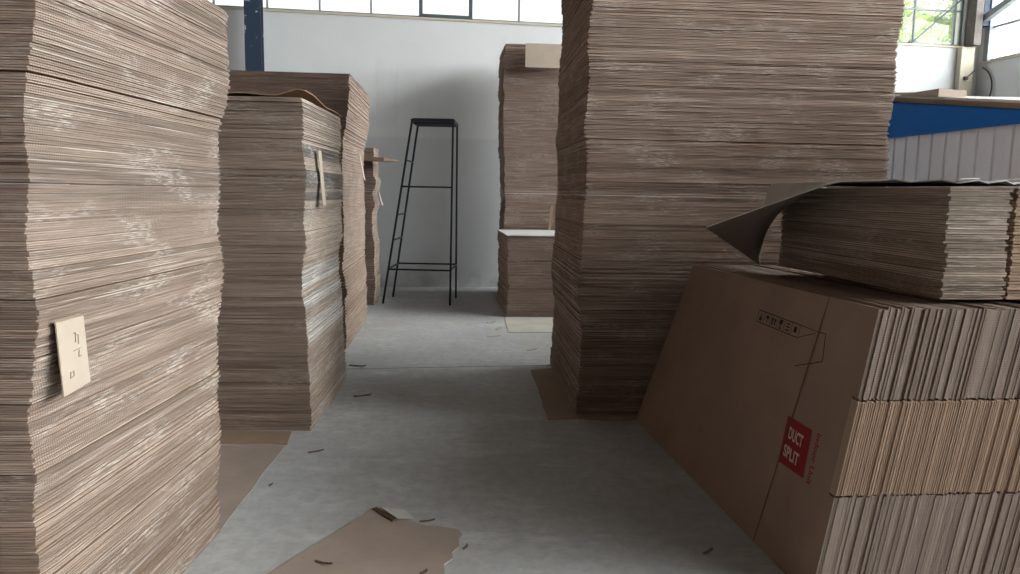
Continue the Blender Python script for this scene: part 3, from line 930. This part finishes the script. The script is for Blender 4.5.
sheet('floor_sheet', ragged([(.19, 6.28), (.36, 6.35), (.95, 6.3), (1.2, 4.96), (.70, 4.86), (.456, 4.90), (.27, 4.86)], .15), .0, .004, M['kraft_dull'],
      'brown cardboard sheet on the floor sticking out under the biggest stack')
for o in COL.objects:      # the big stack stands on that sheet
    if o.get('group') == 'cartons in the big stack right of the aisle' or o.get('label') == 'bottom flat cardboard carton of the biggest stack, right of the aisle':
        o.location.z += .0045
sheet('floor_sheet', ragged([(-.01, 7.99), (.62, 8.06), (.62, 9.02), (-.06, 8.95)]), .0, .006, M['kraft_dusty'],
      'pale cardboard sheet on the floor before the low far stack')
scr = [(-1.10, 4.16, .09, .012, .2, 'thin dark cardboard sliver on the floor off the corner of the second stack'),
       (-1.30, 6.30, .16, .05, -.4, 'curled brown scrap on the floor beside the third left stack'),
       (-1.07, 5.36, .13, .03, .15, 'dark curled scrap on the floor mid aisle beside the second stack'),
       (-.787, 5.42, .06, .03, .3, 'small pale scrap on the floor in the middle of the aisle'),
       (-.36, 3.27, .07, .008, .0, 'thin dark sliver just past the torn corner carton on the floor'),
       (-.73, 2.85, .09, .010, -.5, 'dark sliver lying on the flattened carton'),
       (-.32, 2.79, .03, .02, .4, 'small dark crumb lying on the flattened carton'),
       (-.17, 3.02, .025, .018, .8, 'small dark chip at the right edge of the flattened carton'),
       (-1.20, 3.66, .02, .016, .1, 'tiny dark chip on the concrete beside the brown floor cardboard'),
       (.86, 3.02, .05, .02, .5, 'small brown chip on the floor beside the red printed carton'),
       (-.21, 8.6, .10, .10, .5, 'torn paper bit by the pale sheet, toward the steel stand'),
       (-.12, 8.2, .09, .07, 1.2, 'crumpled torn bit at the corner of the pale floor sheet'),
       (-.16, 7.75, .14, .05, .2, 'torn strip on the floor in front of the pale sheet corner'),
       (.22, 7.1, .10, .05, .1, 'small white scrap on the lit concrete before the pale sheet')]
for x, y, L, W, rz, lb in scr:
    n_ = 7
    pts = []
    for k in range(n_):
        pts.append((-L / 2 + L * k / (n_ - 1), W * .34 * rng.uniform(.4, 1.1)))
    low = [(a, -W * .34 * rng.uniform(.4, 1.1)) for a, _ in pts]
    mb = MB()
    for k in range(n_ - 1):
        z0 = .003 + .012 * ((k / (n_ - 1)) ** 2); z1 = .003 + .012 * (((k + 1) / (n_ - 1)) ** 2)
        mb.hexa([(*low[k], z0 - .003), (*low[k + 1], z1 - .003), (*pts[k + 1], z1 - .003), (*pts[k], z0 - .003), (*low[k], z0), (*low[k + 1], z1), (*pts[k + 1], z1 + .004), (*pts[k], z0 + .004)])
    pale = 'pale' in lb.split(' scrap')[0] or 'white' in lb or 'torn' in lb.split(' carton')[0] and 'dark' not in lb
    o = mb.build('cardboard_scrap', M['kraft_pale'] if pale else M['scrap'])
    on = 'lying on' in lb
    o.location = (x, y, .007 if on else 0); o.rotation_euler = (0, 0, rz)
    tag(o, lb, 'scrap')

# ------------------------------------------------------------------ outside
m = MB(); m.box((-60, -60, -.5), (60, 60, -.25))
o = m.build('ground', plain('dry_ground', (.42, .40, .34), .9, .1, sc=.5)); o['kind'] = 'structure'
rng = random.Random(3)
def tree(u, v, h, r, label):
    base = room(u, v, -.25)
    t = tag(empty('tree', base), label, 'tree')
    mb = MB()
    for k in range(6):
        a0, a1 = h * .6 * k / 6, h * .6 * (k + 1) / 6
        mb.bar((.05 * math.sin(k), 0, a0), (.05 * math.sin(k + 1), 0, a1), .14 * (1 - k / 9))
    for k in range(7):
        an = k * 2 * PI / 7
        mb.bar((0, 0, h * .35), (r * .7 * math.cos(an), r * .7 * math.sin(an), h * (.6 + .04 * (k % 3))), .04)
    mb.build('trunk', M['bark'], t)
    vv, ff = [], []
    blobs = []
    for _ in range(80):
        an, rr = rng.uniform(0, 2 * PI), r * math.sqrt(rng.random())
        blobs.append((rr * math.cos(an), rr * math.sin(an), h * rng.uniform(.28, 1.0), rng.uniform(.4, .75)))
    for bx, by, bz, br in blobs:
        for _ in range(95):
            d = Vector((rng.gauss(0, 1), rng.gauss(0, 1), rng.gauss(0, 1))).normalized() * br * rng.uniform(.4, 1)
            c = Vector((bx, by, bz)) + d
            a = Vector((rng.gauss(0, 1), rng.gauss(0, 1), rng.gauss(0, 1))).normalized()
            b = a.orthogonal().normalized()
            s_ = rng.uniform(.09, .18)
            k = len(vv)
            vv += [c - a * s_, c + b * s_ * .5, c + a * s_, c - b * s_ * .5]
            ff.append((k, k + 1, k + 2, k + 3))
    link('foliage', vv, ff, M['leaf'], parent=t)
tree(9.3, 16.8, 8.0, 2.3, 'green leafy tree outside the right end of the back window')
tree(14.9, 20.0, 8.0, 2.4, 'pale green tree outside beyond the right corner of the hall')
tree(15.5, 13.5, 6.0, 2.0, 'green tree outside the right wall window')

# ------------------------------------------------------------------ light
BASE, SUNNY = 1.3, 34.0
w = bpy.data.worlds.new('overcast_sky'); scene.world = w; w.use_nodes = True
nt = w.node_tree; nt.nodes.clear()
bg = nt.nodes.new('ShaderNodeBackground'); ow = nt.nodes.new('ShaderNodeOutputWorld')
tc = nt.nodes.new('ShaderNodeTexCoord')          # hazy sky, brightest around the hidden sun
dt = nt.nodes.new('ShaderNodeVectorMath'); dt.operation = 'DOT_PRODUCT'
dt.inputs[1].default_value = Vector((.80, -.28, .53)).normalized()
nt.links.new(tc.outputs['Generated'], dt.inputs[0])
def wm(op, a, b):
    n_ = nt.nodes.new('ShaderNodeMath'); n_.operation = op
    for i_, q_ in enumerate((a, b)):
        if isinstance(q_, bpy.types.NodeSocket): nt.links.new(q_, n_.inputs[i_])
        else: n_.inputs[i_].default_value = q_
    return n_.outputs[0]
lobe = wm('POWER', wm('MAXIMUM', dt.outputs['Value'], 0.0), 4.0)
bg.inputs[0].default_value = (1.0, .982, .995, 1)
nt.links.new(wm('ADD', wm('MULTIPLY', lobe, SUNNY), BASE), bg.inputs[1])
nt.links.new(bg.outputs[0], ow.inputs[0])
def portal(name, c, nrm, w_, h_):
    l = bpy.data.lights.new(name, 'AREA'); l.shape = 'RECTANGLE'; l.size = w_; l.size_y = h_
    l.cycles.is_portal = True
    o_ = bpy.data.objects.new(name, l); COL.objects.link(o_)
    o_.location = c
    z_ = -Vector(nrm).normalized()
    y_ = Vector((0, 0, 1)); x_ = y_.cross(z_).normalized()
    o_.rotation_euler = Matrix((x_, y_, z_)).transposed().to_euler()
portal('window_light', room((WB0 + WB1) / 2, VB + .3, (SB + HW) / 2), -V, WB1 - WB0, HW - SB)
portal('window_light', room(UR + .3, (WR0 + WR1) / 2, (SR + HR) / 2), -U, WR1 - WR0, HR - SR)
portal('gate_light', room((GA0 + GA1) / 2, VR - .3, GAH / 2), V, GA1 - GA0, GAH)

# ------------------------------------------------------------------ camera
cam = bpy.data.cameras.new('camera'); co = bpy.data.objects.new('camera', cam); COL.objects.link(co)
cam.sensor_width = 36.0; cam.lens = 750 / 1020 * 36.0; cam.clip_start = .05
P_, R_ = math.radians(7.14), math.radians(1.0)
fw = Vector((0, math.cos(P_), -math.sin(P_))); rt0 = Vector((1, 0, 0)); up0 = rt0.cross(fw)
rt = rt0 * math.cos(R_) + up0 * math.sin(R_); up = up0 * math.cos(R_) - rt0 * math.sin(R_)
mt = Matrix((rt, up, -fw)).transposed().to_4x4(); mt.translation = (0, 0, 1.5)
co.matrix_world = mt
scene.camera = co

vs_ = scene.view_settings
vs_.view_transform = 'Standard'; vs_.look = 'None'; vs_.gamma = 1; vs_.use_curve_mapping = False; vs_.exposure = 0.1
scene.cycles.max_bounces = 10; scene.cycles.diffuse_bounces = 2; scene.cycles.transparent_max_bounces = 12
